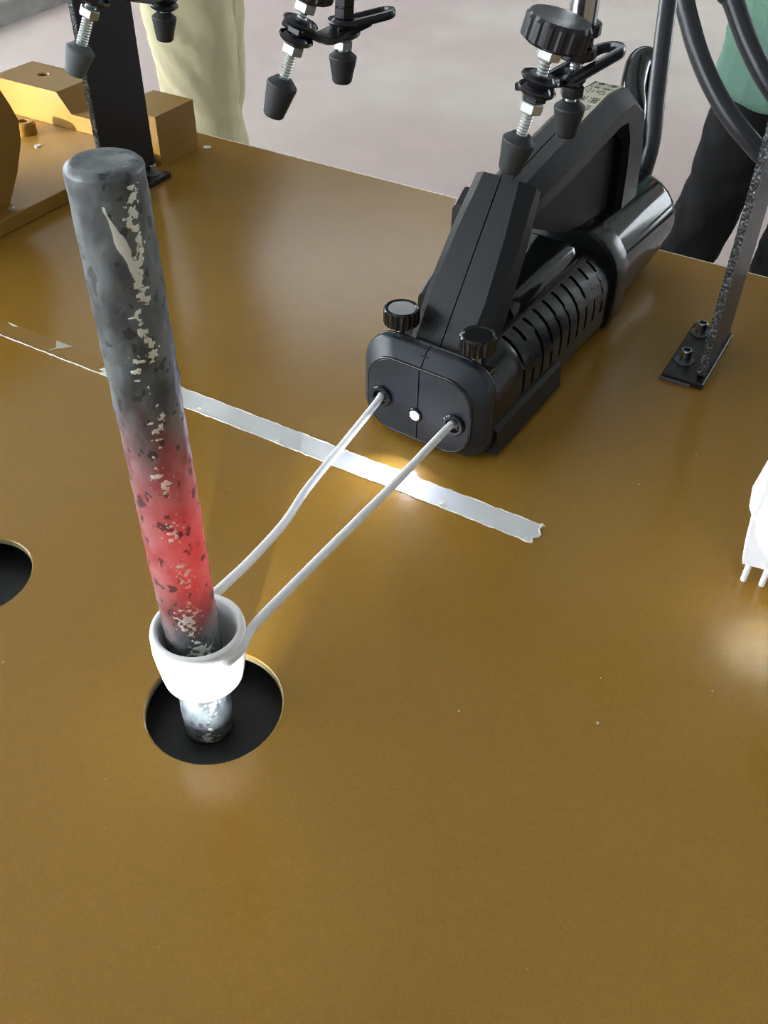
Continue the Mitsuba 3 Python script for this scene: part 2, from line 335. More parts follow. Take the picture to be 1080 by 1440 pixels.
scene['hot_steel_rod'] = mikit.ply((v + np.array([0, 0, TZ]), np.array(f)), 'rod_steel', True, uv=uv, emitter={'type': 'area', 'radiance': mikit.proc(rod_glow)})
thing('hot_steel_rod', 'upright grey steel rod with a glowing red middle, standing in a table hole', 'rod')

# white coil sleeve round the rod, and its two leads
CX, CY = -.0868, .2893
cm = axis((CX, CY - .0012, .0272), (.015, .040, 1.0))
ro, n = [], 96
def collar_r(z): return .0186 + (.0222 - .0186) * np.clip(z / .020, 0, 1) ** .8
zs = np.linspace(.0018, .0290, 70)
outer = [(collar_r(z) + .00020 * (1 if (z / .0042) % 1 < .75 else -1), z) for z in zs]
prof = [(.0150, .0), (.0172, 0), (.0182, .0007)] + outer + [(.0218, .0303), (.0208, .0309), (.0196, .0308), (.0189, .0302), (.0184, .0285), (.0172, .012), (.0150, .0015), (.0150, 0)]
col = lathe([(r, z * 1.13) for r, z in prof], 96)
thing('induction_coil', 'white wrapped induction coil ring around the rod with two white leads plugged into the heater', 'coil')
obj('induction_coil__sleeve', xf(col, cm), 'white_wrap', 40)
LA = [(-.0028, .5191, .032), (-.0082, .5067, .031), (-.0317, .4604, .027), (-.0467, .4228, .03), (-.0559, .3883, .036), (-.0689, .3509, .045), (-.0779, .3233, .055), (-.0822, .3138, .0580), (-.0890, .3125, .0570), (-.0960, .3110, .0555)]
LB = [(.0434, .4891, .032), (.0362, .4765, .0333), (.0081, .424, .0388), (-.0156, .381, .0440), (-.043, .3308, .0502), (-.0610, .2958, .0550), (-.0648, .2815, .0568), (-.0700, .2735, .0562), (-.0745, .2712, .0545)]
obj('induction_coil__lead', tube(spline(LA), .0023, 20, .35), 'white_sleeve', True)
obj('induction_coil__lead', tube(spline(LB), .0023, 20, .35), 'white_sleeve', True)

# ------------------------------------------------------------------ hand-held induction heater
HA = math.radians(57.0)
HU, HV = np.array([math.cos(HA), math.sin(HA), 0]), np.array([math.sin(HA), -math.cos(HA), 0])
HO = np.array([.0208, .5040, 0])
HM = frame(HO, HU, HV, EZ)                            # local: u back, v right, w up (left-handed)
def hobj(name, m, mat, smooth=30): return obj('induction_heater__' + name, xf(m, HM), mat, smooth)
thing('induction_heater', 'black hand-held induction heater with a D-shaped handle and a lit white LED in its front', 'heater')
def sect(u, hw, w0, w1, rt, rb, k=7):
    P = []
    for sx in (1, -1):
        for t in np.linspace(0, np.pi / 2, k): P.append((u, sx * (hw - rt + rt * math.cos(t)), w1 - rt + rt * math.sin(t)))
        for t in np.linspace(0, np.pi / 2, k): P.append((u, sx * (hw - rb + rb * math.cos(t)), w0 + rb - rb * math.sin(t)))
    return P
def loft(ss): 
    out = MF()
    for a, b in zip(ss[:-1], ss[1:]): out += MF.hull_points(np.array(sect(*a) + sect(*b)))
    return out
def halves(m, gap=.0004):
    return m.trim_by_plane([0, 1, 0], gap), m.trim_by_plane([0, -1, 0], gap)
# front cap
cap = loft([(0, .0385, .007, .0615, .019, .019), (.0015, .0395, .006, .0625, .02, .02), (.0085, .0470, .0015, .0715, .022, .018), (.011, .0480, .001, .0725, .022, .018), (.0155, .0480, .001, .0725, .022, .018)])
for v0 in (-.028, .028):
    cap -= MF.cylinder(.02, .0062, .0062, 32).rotate([0, 90, 0]).translate([-.004, v0, .0315])
for h in halves(cap): hobj('front_cap', h, 'lit_front_plastic')
# raised rims that catch the light
def rim(u, hw, w0, w1, rt, rb, r, name):
    P = np.array(sect(u, hw, w0, w1, rt, rb, 10)); A = P[:10]; B = P[10:20]; C = P[20:30]; D = P[30:40]
    L = np.vstack([B[::-1], A, C[::-1], D, B[-1:]])
    hobj(name, tube(L, r, 10), 'gloss_plastic', True)
rim(.0012, .0392, .0062, .0622, .0195, .0195, .0010, 'front_rim')
rim(.0155, .0474, .0016, .0720, .0220, .018, .0011, 'cap_rim')
hobj('side_seam', tube(spline([(.0162, .0479, .050), (.0162, .0481, .034), (.0158, .0480, .0195), (.0145, .0466, .0116), (.0125, .0428, .0064), (.0105, .0362, .0028)]), .0008, 10), 'gloss_plastic', True)
# rear housing
body = loft([(.0155, .046, .002, .0610, .020, .014), (.030, .046, .002, .0610, .022, .014), (.050, .046, .002, .0665, .026, .012), (.060, .0455, .002, .0665, .028, .012), (.205, .0455, .003, .0680, .030, .012)])
inner = loft([(.0185, .0425, .006, .0570, .018, .012), (.048, .042, .006, .0600, .022, .010), (.060, .042, .006, .0630, .026, .010), (.2049, .042, .006, .0645, .028, .010)])
shell = body - inner
cut = MF()
for i in range(10):
    u = .060 + i * .0142
    for sg in (1, -1):
        cut += MF.cube([.0034, .034, .0380]).translate([u, .0190 if sg > 0 else -.0530, .0270])
body -= (cut ^ shell)
for h in halves(body): hobj('housing', h, 'black_plastic')
for sg in (1, -1):
    sk = MF.hull_points(np.array([(u, sg * v, w) for u, v, w in ((.020, .044, .003), (.020, .0515, .003), (.020, .0495, .0215), (.020, .044, .0235), (.118, .044, .003), (.118, .0505, .003), (.118, .0485, .0205), (.118, .044, .0225))]))
    hobj('side_skirt', sk, 'satin_plastic')
band = loft([(.205, .0480, .002, .0785, .036, .014), (.208, .0495, .001, .0810, .037, .014), (.226, .0495, .001, .0810, .037, .014), (.229, .0480, .002, .0785, .036, .014)])
hobj('band', band, 'black_plastic')
barrel = loft([(.229, .0455, .004, .0785, .0365, .02), (.332, .0455, .008, .0785, .0365, .032), (.341, .0440, .011, .0765, .036, .032), (.345, .0400, .016, .0720, .033, .028)])
barrel -= loft([(.341, .035, .020, .068, .029, .022), (.36, .035, .020, .068, .029, .022)])
hobj('barrel', barrel, 'gloss_plastic')
hobj('vent_grille', loft([(.3405, .0345, .0205, .0675, .028, .022), (.342, .0345, .0205, .0675, .028, .022)]), 'black_plate')
# handle: octagonal bar swept as stem, grip and rear strut
def octo(c, tdir, th, hw, cv):
    """Section round (u,w) point c: th half thickness along the in-plane normal, hw half width, bevel cv."""
    t = np.array(tdir, float); t /= np.linalg.norm(t); nrm = np.array([-t[1], t[0]]); P = []
    for a, b in ((hw, th - cv), (hw - cv, th), (-(hw - cv), th), (-hw, th - cv), (-hw, -(th - cv)), (-(hw - cv), -th), (hw - cv, -th), (hw, -(th - cv))):
        q = np.array(c) + nrm * b; P.append((q[0], a, q[1]))
    return P
def sweep(secs):
    out = MF()
    for a, b in zip(secs[:-1], secs[1:]): out += MF.hull_points(np.array(octo(*a) + octo(*b)))
    return out
SD = (.581, .814)                                     # the stem leans back
stem = sweep([((.0367, .0515), SD, .0180, .0255, .007), ((.0592, .0857), SD, .0165, .0262, .007), ((.0818, .1198), SD, .0150, .0245, .008), ((.1010, .1492), SD, .0135, .0215, .009)])
grip = sweep([((.0900, .1320), (1, .10), .0135, .0190, .0095), ((.1440, .1415), (1, .12), .0155, .0215, .0110), ((.2300, .1550), (1, .12), .0160, .0215, .0110), ((.2480, .1545), (.90, -.40), .0155, .0215, .0090), ((.2660, .1400), (.45, -.88), .0165, .0215, .0040)])
strut = sweep([((.2660, .1400), (.45, -.88), .0165, .0215, .0040), ((.2740, .113), (.22, -.97), .0175, .0215, .0040), ((.2800, .070), (.1, -1), .0190, .0215, .0040)])
web = extrude(np.array([(.105, .122), (.235, .142), (.262, .130), (.268, .076), (.214, .0805), (.180, .0870), (.150, .1000), (.122, .1130)]), .024).rotate([90, 0, 0]).translate([0, .012, 0])
handle = (stem + grip + strut) - (body + band + barrel + cap)
HG = [(.0, .0005)]
for h in halves(handle): hobj('handle', h, 'satin_plastic', 20)
hobj('grip_web', web - handle - body - band - barrel, 'matt_black')
hobj('side_clip', MF.hull_points(np.array(sect(.050, .0045, .070, .084, .004, .004) + sect(.064, .0045, .078, .092, .004, .004))).translate([0, -.0285, 0]), 'gloss_plastic')
hobj('trigger', MF.hull_points(np.array(sect(.088, .0050, .108, .132, .0045, .004) + sect(.099, .0045, .120, .140, .004, .004))).translate([0, -.0275, 0]), 'gloss_plastic')
# dark inner liner that closes the seam
liner = loft([(.004, .004, .010, .058, .002, .002), (.0148, .004, .010, .0680, .002, .002)])
hobj('seam_liner', MF.hull_points(np.array([(u, v, w) for u in (.006, .0154) for v in (-.003, .003) for w in (.009, .069)])), 'black_plate')
# inner motor cover seen through the handle opening
hobj('inner_cover', loft([(.085, .022, .060, .0745, .010, .002), (.095, .024, .060, .0795, .012, .002), (.175, .024, .060, .0815, .012, .002), (.190, .022, .060, .0755, .010, .002)]) , 'gloss_plastic')
# front ports and LED
for v0 in (-.028, .028):
    pm = lathe([(.0038, 0), (.0072, 0), (.0078, .0008), (.0078, .0026), (.0070, .0034), (.0052, .0034), (.0046, .0025), (.0040, -.008), (.0038, -.008), (.0038, 0)], 40)
    hobj('socket', xf(pm, frame((.0005, v0, .0315), (0, 1., 0), (0, 0, 1.), (-1., 0, 0))), 'gloss_plastic', 40)
    hobj('socket_plug', xf(lathe([(0, -.007), (.0037, -.007), (.0037, .0006), (.0030, .0012), (0, .0012)], 24), frame((.0005, v0, .0315), (0, 1., 0), (0, 0, 1.), (-1., 0, 0))), 'black_plastic', 40)
LED = np.array([-.0020, -.0015, .0265])
hobj('led_bezel', xf(lathe([(.0034, -.002), (.0054, -.002), (.0054, .0008), (.0048, .0014), (.0036, .0014), (.0034, .0008), (.0034, -.002)], 32), frame((0, LED[1], LED[2]), (0, 1., 0), (0, 0, 1.), (-1., 0, 0))), 'gloss_plastic', 40)
k = hobj('led', xf(lathe([(0, -.001), (.0033, -.001), (.0033, .0006), (.0030, .0016), (.0019, .0025), (0, .0029)], 24), frame((0, LED[1], LED[2]), (0, 1., 0), (0, 0, 1.), (-1., 0, 0))), 'white_block', True)
scene[k]['emitter'] = {'type': 'area', 'radiance': rgbv((46, 62, 150))}
labels[k] = {'label': 'lit bluish white LED'}
lp = HO + HU * -.0045 + HV * LED[1] + EZ * LED[2]
lt = np.array([-.030, .400, .008])
scene['led_beam'] = {'type': 'spot', 'sampling_weight': 3.0, 'to_world': T().look_at(origin=(lp + [0, 0, TZ]).tolist(), target=(lt + [0, 0, TZ]).tolist(), up=[0, 0, 1]), 'intensity': rgbv((.023, .025, .030)), 'cutoff_angle': 62.0, 'beam_width': 8.0}
# thumb screws
for v0, u0, dz in ((-.0262, .0190, 0), (.0300, .0190, 0)):
    km_ = lathe([(0, .0185), (.0112, .0185), (.0118, .0192), (.0118, .0283), (.0108, .0293), (.0096, .0296), (.0088, .0289), (0, .0289)], 80, 20, .0008)
    kk = hobj('thumb_screw', xf(km_, frame((u0, v0, .0600), (1., 0, 0), (0, 1., 0), EZ)), 'gloss_plastic', 30)
    sh = lathe([(0, 0), (.0032, 0), (.0032, .0186), (0, .0186)], 20)
    obj(kk + '__shank', xf(sh, HM @ frame((u0, v0, .0600), (1., 0, 0), (0, 1., 0), EZ)), 'chrome', 40)
    hobj('screw_plate', rbox((u0 - .003, v0 - .010, .0600), (u0 + .009, v0 + .010, .0640), .001), 'gloss_plastic')
# warning label on the grip with dark characters
LBL = frame((.165, 0, .1738), (1., 0, 0), (0, 1., 0), (0, 0, 1.))
lab = extrude(np.array([(.020, -.0092), (.088, -.0092), (.088, .0092), (.020, .0092)]), .0004)
def bend(m):
    """Lays a flat strip of (u, v) on the grip's upper side."""
    m = tri(m); P = m.vertices; u = P[:, 0] + .165
    top_ = np.interp(u, [.1421, .2281, .2563], [.1569, .1709, .1683]) + .0002
    P[:, 0], P[:, 2] = u, top_ + P[:, 2]; m.vertices = P; return m
hobj('warning_label', bend(tri(lab.refine_to_length(.006))), 'label_cream', 20); labels['induction_heater__warning_label'] = {'label': 'cream warning label with dark characters'}
GLY = {
 'xiao': [((.5, 0), (.5, 1)), ((.5, 0), (.38, .1)), ((.25, .65), (.08, .25)), ((.75, .65), (.92, .25))],
 'xin': [((.12, .5), (.08, .2)), ((.3, .65), (.3, .15)), ((.3, .15), (.75, .1)), ((.75, .1), (.8, .35)), ((.5, .85), (.6, .6)), ((.78, .75), (.95, .45))],
 'gao': [((.5, 1), (.5, .86)), ((.05, .84), (.95, .84)), ((.3, .72), (.7, .72)), ((.3, .58), (.7, .58)), ((.3, .72), (.3, .58)), ((.7, .72), (.7, .58)), ((.12, .45), (.88, .45)), ((.12, .45), (.12, 0)), ((.88, .45), (.88, 0)), ((.35, .28), (.65, .28)), ((.35, .1), (.65, .1)), ((.35, .28), (.35, .1)), ((.65, .28), (.65, .1))],
 'wen': [((.08, .9), (.2, .8)), ((.05, .6), (.17, .52)), ((.05, .05), (.22, .35)), ((.4, .92), (.85, .92)), ((.4, .72), (.85, .72)), ((.4, .52), (.85, .52)), ((.4, .92), (.4, .52)), ((.85, .92), (.85, .52)), ((.35, .38), (.9, .38)), ((.35, .38), (.35, .05)), ((.53, .38), (.53, .05)), ((.72, .38), (.72, .05)), ((.9, .38), (.9, .05)), ((.25, .04), (1, .04))],
 'mi': [((.5, 1), (.5, 0)), ((.05, .55), (.95, .55)), ((.25, .9), (.38, .65)), ((.78, .92), (.62, .65)), ((.48, .52), (.08, .08)), ((.52, .52), (.94, .08))],
 'zhu': [((.1, .9), (.22, .8)), ((.05, .62), (.18, .53)), ((.05, .05), (.24, .38)), ((.6, 1), (.7, .88)), ((.38, .78), (.95, .78)), ((.42, .45), (.9, .45)), ((.66, .78), (.66, .06)), ((.32, .06), (1, .06))],
}
def glyph(name, u, v, sz, th=.0005):
    P = []
    for (x0, y0), (x1, y1) in GLY[name]:
        a = np.array([x0, y0]) * sz; b = np.array([x1, y1]) * sz; d = b - a; L = np.linalg.norm(d); w = np.array([-d[1], d[0]]) / L * th * .5; d = d / L * th * .3
        for q in (a, b): pass
        P.append(extrude(np.array([a - d - w, b + d - w, b + d + w, a - d + w]), .0002))
    g = join(*P)                                        # reads from the far end: rotated half a turn
    x, y = g.vertices[:, 0].copy(), g.vertices[:, 1].copy()
    g.vertices[:, 0], g.vertices[:, 1] = u - y, v + x; g.vertices[:, 2] += .0004; return g
G = []
rows = [('gao', 'wen'), ('zhu', 'mi'), ('xiao', 'xin'), ('gao', 'wen'), ('mi', 'zhu'), ('xiao', 'xin'), ('wen', 'gao'), ('zhu', 'mi')]
for i, rw in enumerate(rows[:6]):
    for j, g in enumerate(rw): G.append(glyph(g, .0865 - i * .0112, -.0082 + j * .0086, .0074))
k = obj('induction_heater__warning_label__characters', xf(bend(trimesh.util.concatenate(G)), HM), 'label_ink')

# ------------------------------------------------------------------ brackets bolted to the table
def bolt(parent, s, n, z0):
    M = TAB @ frame((s, n, z0), (1., 0, 0), (0, 1., 0), EZ)
    k = obj(parent + '__bolt', xf(lathe([(0, .0012), (.0042, .0012), (.0042, .0092), (.0037, .0098), (.0029, .0098), (.0027, .0052), (0, .0050)], 28), M), 'chrome', 30)
    obj(k + '__washer', xf(lathe([(0, 0), (.0076, 0), (.0078, .0004), (.0074, .0011), (0, .0012)], 32), M), 'dark_steel', 30)
    obj(k + '__socket', xf(lathe([(0, .0051), (.0026, .0053), (.0027, .0062), (0, .0062)], 6), M), 'black_plate')
def bracket(key, s_plate, n0, n1, foot0, foot1, fn0, fn1, label, cutc=.002):
    thing(key, label, 'bracket')
    pl = extrude(np.array([(n0 + cutc * .6, .0052), (n1, .0052), (n1, .40), (n0, .40), (n0, .0052 + cutc)]), .005)   # (n, z) extruded along s
    P = frame((s_plate - .0025, 0, 0), (0, 1., 0), (0, 0, 1.), (1., 0, 0))
    obj(key + '__plate', xf(pl, TAB @ P), 'bracket_black')
    # rough flame-cut edge strip on the near edge
    st = tri(MF.cube([.0054, .0007, .40 - .0052 - cutc]).translate([s_plate - .0027, n0 - .0007, .0052 + cutc]).refine_to_length(.002))
    st.vertices[:, 1] -= (meshkit.fbm(st.vertices * 420, 2, 3)) * .0011 * (st.vertices[:, 1] < n0 - .0003)
    obj(key + '__cut_edge', xf(st, TAB), 'cut_edge', 25)
    obj(key + '__foot', xf(rbox((foot0, fn0, 0), (foot1, fn1, .005), .0008), TAB), 'bracket_black')
    return key
kb_ = bracket('clamp_bracket', -.0880, .6240, .6950, -.1142, -.0830, .6155, .6990, 'black steel upright bracket bolted to the table to the right of the heater')
obj(kb_ + '__base_shim', xf(rbox((-.1152, .6140, .0), (-.0920, .6154, .0026), .0004), TAB), 'dark_steel')
bolt(kb_, -.1047, .6400, .005); bolt(kb_, -.1058, .6850, .005)
kb_ = bracket('clamp_bracket_001', -.6855, .6430, .7130, -.6882, -.6560, .6380, .7060, 'broad black steel upright bracket bolted to the table behind the top of the rod')
bolt(kb_, -.6690, .6930, .005); bolt(kb_, -.6690, .6520, .005)
thing('clamp_beam', 'black steel cross beam carried by the two brackets', 'beam')
obj('clamp_beam', xf(rbox((-.72, .655, .4005), (-.055, .700, .4305), .002), TAB), 'bracket_black')

# ------------------------------------------------------------------ toggle clamps
def unit(v): v = np.asarray(v, float); return v / np.linalg.norm(v)
def clamp(key, label, sp, arm, group='toggle clamps above the table'):
    thing(key, label, 'clamp')
    def part(name, mesh, A, d, s, mat, sm=30): return obj(f'{key}__{name}', xf(mesh, axis(A + d * s, d)), mat, sm)
    for q in sp:
        A, d, k = np.array(q['A']), unit(q['d']), q.get('k', 1.)
        r0, r1, L = .0105 * k, .0072 * k, q['tip']
        part('rubber_tip', lathe([(0, 0), (r1 - .001, 0), (r1, .0012), (r0, L * .80), (r0 * .97, L * .84), (r0 * .55, L), (0, L)], 32), A, d, 0, q.get('tipmat', 'rubber'), 25)
        # threaded spindle with real thread ridges
        z0, z1 = L * .9, q['top']; pitch = .0019; zz = np.arange(z0, z1, pitch / 2)
        part('spindle', lathe([(0, z0)] + [(q.get('r', .0036) - .00060 * (i % 2), z) for i, z in enumerate(zz)] + [(0, zz[-1])], 20), A, d, 0, 'zinc', False)
        for s in q.get('nuts', ()): part('nut', hexprism(.0075 * k, .0062 * k), A, d, s, 'zinc', False)
        for s in q.get('bnuts', ()): part('black_nut', hexprism(.0078 * k, .0075 * k), A, d, s, 'black_oxide', False)
        for s in q.get('wash', ()): part('washer', lathe([(0, 0), (.0085, 0), (.0105, .0012), (.0118, .0030), (.0112, .0042), (.0090, .0030), (.0070, .0052), (0, .0052)], 32), A, d, s, 'black_oxide', 30)
        for s, r, h in q.get('knob', ()): part('knob', lathe([(0, 0), (r * .8, 0), (r, h * .15), (r, h * .85), (r * .9, h), (r * .5, h * 1.02), (0, h * .9)], 96, 16, .0012), A, d, s, 'knob_plastic', 30)
        for s, r, h, mat in q.get('cyl', ()): part('collar', lathe([(0, 0), (r * .9, 0), (r, h * .12), (r, h * .88), (r * .9, h), (0, h)], 28), A, d, s, mat, 30)
        if 'rod' in q:
            s0, r = q['rod']; s1 = (.401 - A[2]) / d[2] if q.get('up', True) else s0 + .05
            part('rod', lathe([(0, s0), (r, s0), (r, s1), (0, s1)], 24), A, d, 0, q.get('rodmat', 'chrome'), 30)
    for i, (kind, *a) in enumerate(arm):
        if kind == 'plate':                            # bent flat bar through points, width w, thickness t, width direction wd
            P, w, t, wd = np.array(a[0], float), a[1], a[2], unit(a[3]); C = spline(P, 6); out = MF()
            Tn = np.gradient(C, axis=0)
            boxes = []
            for c, tn in zip(C, Tn):
                tn = unit(tn); ww = unit(wd - tn * (wd @ tn)); nn = np.cross(tn, ww); boxes.append([c + ww * sw * w / 2 + nn * sn * t / 2 for sw in (-1, 1) for sn in (-1, 1)] + [c + ww * sw * (w / 2 - .0012) + nn * sn * (t / 2 + .0007) for sw in (-1, 1) for sn in (-1, 1)])
            for b0, b1 in zip(boxes[:-1], boxes[1:]): out += MF.hull_points(np.array(b0 + b1))
            obj(f'{key}__arm', out, 'black_oxide', 30)
        if kind == 'loop':                             # slotted U bar: closed end at b, from a, half width w, bar radius r
            A, B, w, r, wd = np.array(a[0], float), np.array(a[1], float), a[2], a[3], unit(a[4]); d = unit(B - A)
            ww = unit(wd - d * (wd @ d)); arc = [B + ww * w * math.cos(t) + d * w * math.sin(t) for t in np.linspace(0, math.pi, 14)]
            obj(f'{key}__slotted_bar', tube(np.array([A + ww * w] + arc + [A - ww * w]), r, 14, .6), 'black_oxide', 30)
# right clamp, holding the heater
clamp('toggle_clamp', 'toggle clamp with two rubber tips pressing on the heater handle', [
  dict(A=(.0737, .5752, .1624), d=(.2166, -.034, .9757), tip=.0235, k=1.0, top=.082, nuts=(.0375, .0680), wash=(.0475, .0540), bnuts=(.0445,), knob=((.0755, .0195, .0150),)),
  dict(A=(.1118, .6098, .1715), d=(.0035, -.0013, 1.), tip=.0220, k=.95, top=.055, bnuts=(.0245,), cyl=((.0330, .0075, .008, 'black_oxide'), (.0470, .0115, .0065, 'black_plastic'), (.0540, .0085, .0050, 'black_oxide'), (.0600, .0120, .0075, 'black_plastic')), rod=(.060, .0085)),
], [('plate', [(.0815, .5745, .2135), (.0880, .5900, .2085), (.0985, .6030, .2055), (.1118, .6098, .2105)], .020, .0032, (.8, -.6, .3)),
    ('loop', (.1010, .5990, .2090), (.1330, .6260, .2170), .0085, .0030, (.6, -.8, 0.1))])
# middle clamp
clamp('toggle_clamp_001', 'toggle clamp with two black rubber tips hanging free above the floor in the middle', [
  dict(A=(-.081, .6626, .1617), d=(.3429, .0282, .9389), tip=.0265, k=1.0, top=.082, nuts=(.0430, .0700), wash=(.0500, .0600), bnuts=(.0560,), knob=((.0780, .0160, .0150),)),
  dict(A=(-.0356, .710, .1691), d=(.0529, .0005, .9986), tip=.0215, k=.95, top=.050, nuts=(.0230,), wash=(.0305, .0375), bnuts=(.0430, .0505), rod=(.050, .0050)),
], [('plate', [(-.0640, .6630, .2190), (-.0575, .6720, .2120), (-.0470, .6920, .2035), (-.0345, .7100, .2045), (-.020, .7200, .2085)], .020, .0032, (.7, -.7, 0)),
    ('loop', (-.0400, .7080, .2070), (-.0080, .7200, .2120), .0075, .0028, (.5, -.85, .1))])
# left clamp
clamp('toggle_clamp_002', 'toggle clamp with grey and black rubber tips in front of the broad black bracket', [
  dict(A=(-.2346, .7325, .164), d=(.3958, .1131, .9113), tip=.0225, k=1.0, top=.075, nuts=(.0420, .0640), wash=(.0520,), tipmat='grey_rubber', r=.0042),
  dict(A=(-.1874, .836, .1588), d=(.1001, .0259, .9946), tip=.0215, k=.95, top=.060, wash=(.0235, .0290), bnuts=(.0320,), rod=(.040, .0050)),
], [('plate', [(-.2130, .7390, .2205), (-.2050, .7600, .2130), (-.1950, .8000, .1990), (-.1845, .8370, .1965)], .024, .0040, (.9, -.3, 0))])

# ------------------------------------------------------------------ gold fixture at the left
thing('v_block', 'gold painted notched bar with a bolt hole on its top, behind the broad black bracket', 'block')
vb = extrude(np.array([(-.912, .0), (-.682, 0), (-.682, .050), (-.735, .050), (-.752, .030), (-.800, .030), (-.8165, .050), (-.912, .050)]), .060)     # (s, h) along n
PV = frame((0, .7815, .0), (1., 0, 0), (0, 0, 1.), (0, -1., 0))
vbm = MF(m3.Mesh(np.array(xf(vb, PV)[0], np.float32), np.array(xf(vb, PV)[1], np.uint32)))
vbm -= MF.cylinder(.03, .0052, .0052, 32).translate([-.869, .755, .025])
vbm -= MF.cylinder(.0012, .0052, .0066, 32).translate([-.869, .755, .0490])
obj('v_block__body', xf(vbm, TAB), 'gold_block')
obj('v_block__thread_insert', xf(MF.cylinder(.022, .0056, .0056, 32) - MF.cylinder(.05, .0046, .0046, 32).translate([0, 0, -.01]), TAB @ frame((-.869, .755, .0255), (1., 0, 0), (0, 1., 0), EZ)), 'dark_steel')
thing('base_plate', 'flat gold painted base plate on the table at the left edge', 'plate')
obj('base_plate', xf(rbox((-1.06, .42, .0002), (-.7010, .7205, .0138), .0007), TAB), 'gold_block')
thing('curved_jaw', 'tall gold painted jaw standing on the base plate at the left edge of the picture', 'block')
jw = extrude(np.array([(.452, .0140), (.556, .0140), (.572, .036), (.585, .061), (.588, .080), (.583, .095), (.565, .135), (.555, .16), (.452, .16)]), .07)
obj('curved_jaw', xf(jw, TAB @ frame((-.792, 0, 0), (0, 1., 0), (0, 0, 1.), (1., 0, 0))), 'gold_block')
m = lathe([(0, 0), (.012, 0), (.012, .010), (.010, .0125), (.0055, .0125), (.0050, .008), (0, .008)], 36)
k = obj('gold_boss', xf(m, TAB @ frame((-.838, .688, .0138), (1., 0, 0), (0, 1., 0), EZ)), 'gold_block', 30); thing(k, 'small round gold boss on the base plate below the notched bar', 'boss')
thing('rear_block', 'gold painted block behind the notched bar at the far left edge', 'block')
obj('rear_block', xf(MF.hull_points(np.array([(s, n, z) for s in (-1.15, -1.005) for n, z in ((.74, 0), (.805, 0), (.795, .055), (.74, .055))])), TAB), 'gold_block')
for s, n, lab in ((-.712, .548, 'tiny bright screw at the near corner of the base plate'), (-.800, .668, 'tiny bright screw on the base plate beside the boss')):
    k = obj(free('plate_screw'), xf(lathe([(0, 0), (.0035, 0), (.0035, .0012), (.002, .0018), (0, .0018)], 16), TAB @ frame((s, n, .0138), (1., 0, 0), (0, 1., 0), EZ)), 'zinc', 30); thing(k, lab, 'screw')

# ------------------------------------------------------------------ cables
def cable(key, label, P, r, mat='cable_black'):
    k = obj(key, tube(spline(P, 14), r, 24), mat, True); thing(k, label, 'cable')
he = HO + HU * .3460 + EZ * .044
cable('power_cable', 'thick black cable rising straight up behind the heater', [he, he + HU * .012 + [0, 0, .004], (.2215, .8080, .0900), (.2252, .8368, .130), (.2330, .8856, .1834), (.246, .955, .262), (.26, 1.02, .40)], .0076)
cable('hose', 'shiny black hose arching up behind the rear of the handle', [(.1965, .806, .0900), (.2085, .8330, .1045), (.2120, .8658, .1195), (.2190, .8900, .1305), (.2275, .8975, .1310), (.2335, .8940, .1170), (.2350, .8850, .0900)], .0112, 'gloss_plastic')
cable('hanging_cable', 'thick black cable curving down behind the right bracket', [(.27, 1.17, .27), (.2892, 1.0662, .1588), (.300, 1.0326, .122), (.3136, 1.0063, .0932), (.3321, .9824, .067), (.354, .9625, .0452), (.3867, .9412, .0218), (.44, .91, .005), (.52, .87, .012), (.62, .84, .05)], .0098)
cable('hanging_cable_001', 'thick black cable crossing the top right corner of the picture', [(.305, 1.14, .25), (.3299, 1.0667, .1593), (.341, 1.0524, .1436), (.3574, 1.0237, .1122), (.3781, .9974, .0835), (.40, .9808, .0653), (.45, .95, .045), (.56, .90, .06)], .0102)

# ------------------------------------------------------------------ overexposed white plug at the right edge and an unseen lamp added to brighten it
thing('white_plug', 'overexposed white ceramic plug standing on thin white pins at the right edge', 'plug')
WP = frame((.2290, .3858, 0), unit([.93, -.36, 0]), unit([.36, .93, 0]), EZ)     # x right, y away
pb = MF.hull_points(np.array([(x, y, z) for x, y, z in ((-.0205, -.011, .0150), (.045, -.011, .0150), (-.0205, .011, .0150), (.045, .011, .0150), (-.0235, -.011, .046), (.045, -.011, .046), (-.0235, .011, .046), (.045, .011, .046), (-.0215, -.008, .018), (-.0215, .008, .018))]))
pb2 = MF.hull_points(np.array([(x, y, z) for x, y, z in ((-.0275, -.009, .055), (-.0275, .009, .055), (-.0235, -.010, .0475), (-.0235, .010, .0475), (.045, -.010, .0475), (.045, .010, .0475), (-.0260, -.009, .066), (-.0260, .009, .066), (-.0235, -.009, .084), (-.0235, .009, .084), (.0, -.009, .102), (.0, .009, .102), (.045, -.009, .102), (.045, .009, .102))]))
pb2 -= rbox((-.0015, -.03, -.010), (.0015, -.004, .014), .0005).rotate([0, 22, 0]).translate([-.016, 0, .0625])
obj('white_plug__body', xf(pb, WP), 'white_block'); obj('white_plug__cap', xf(pb2, WP), 'white_block')
obj('white_plug__neck', xf(rbox((-.0165, -.009, .0455), (.04, .009, .048), .0006), WP), 'white_block')
for x in (-.0165, -.0062, .0041, .0144):
    obj('white_plug__pin', xf(lathe([(0, 0), (.0014, 0), (.0018, .0006), (.0018, .0160), (0, .0160)], 16), WP @ frame((x, -.0082, 0), (1., 0, 0), (0, 1., 0), EZ)), 'white_block', 30)
lp2, lt2 = np.array([.2220, .3195, .0660]), np.array([.2370, .3760, .0540])
ld = unit(lt2 - lp2)
thing('added_lamp_head', 'small black LED lamp head added out of view to brighten the white plug', 'lamp')
obj('added_lamp_head__shell', xf(lathe([(0, -.022), (.005, -.022), (.0065, -.018), (.0080, .003), (.0070, .003), (.0065, .0), (0, .0)], 32), axis(lp2 - ld * .006, ld)), 'black_plastic', 30)
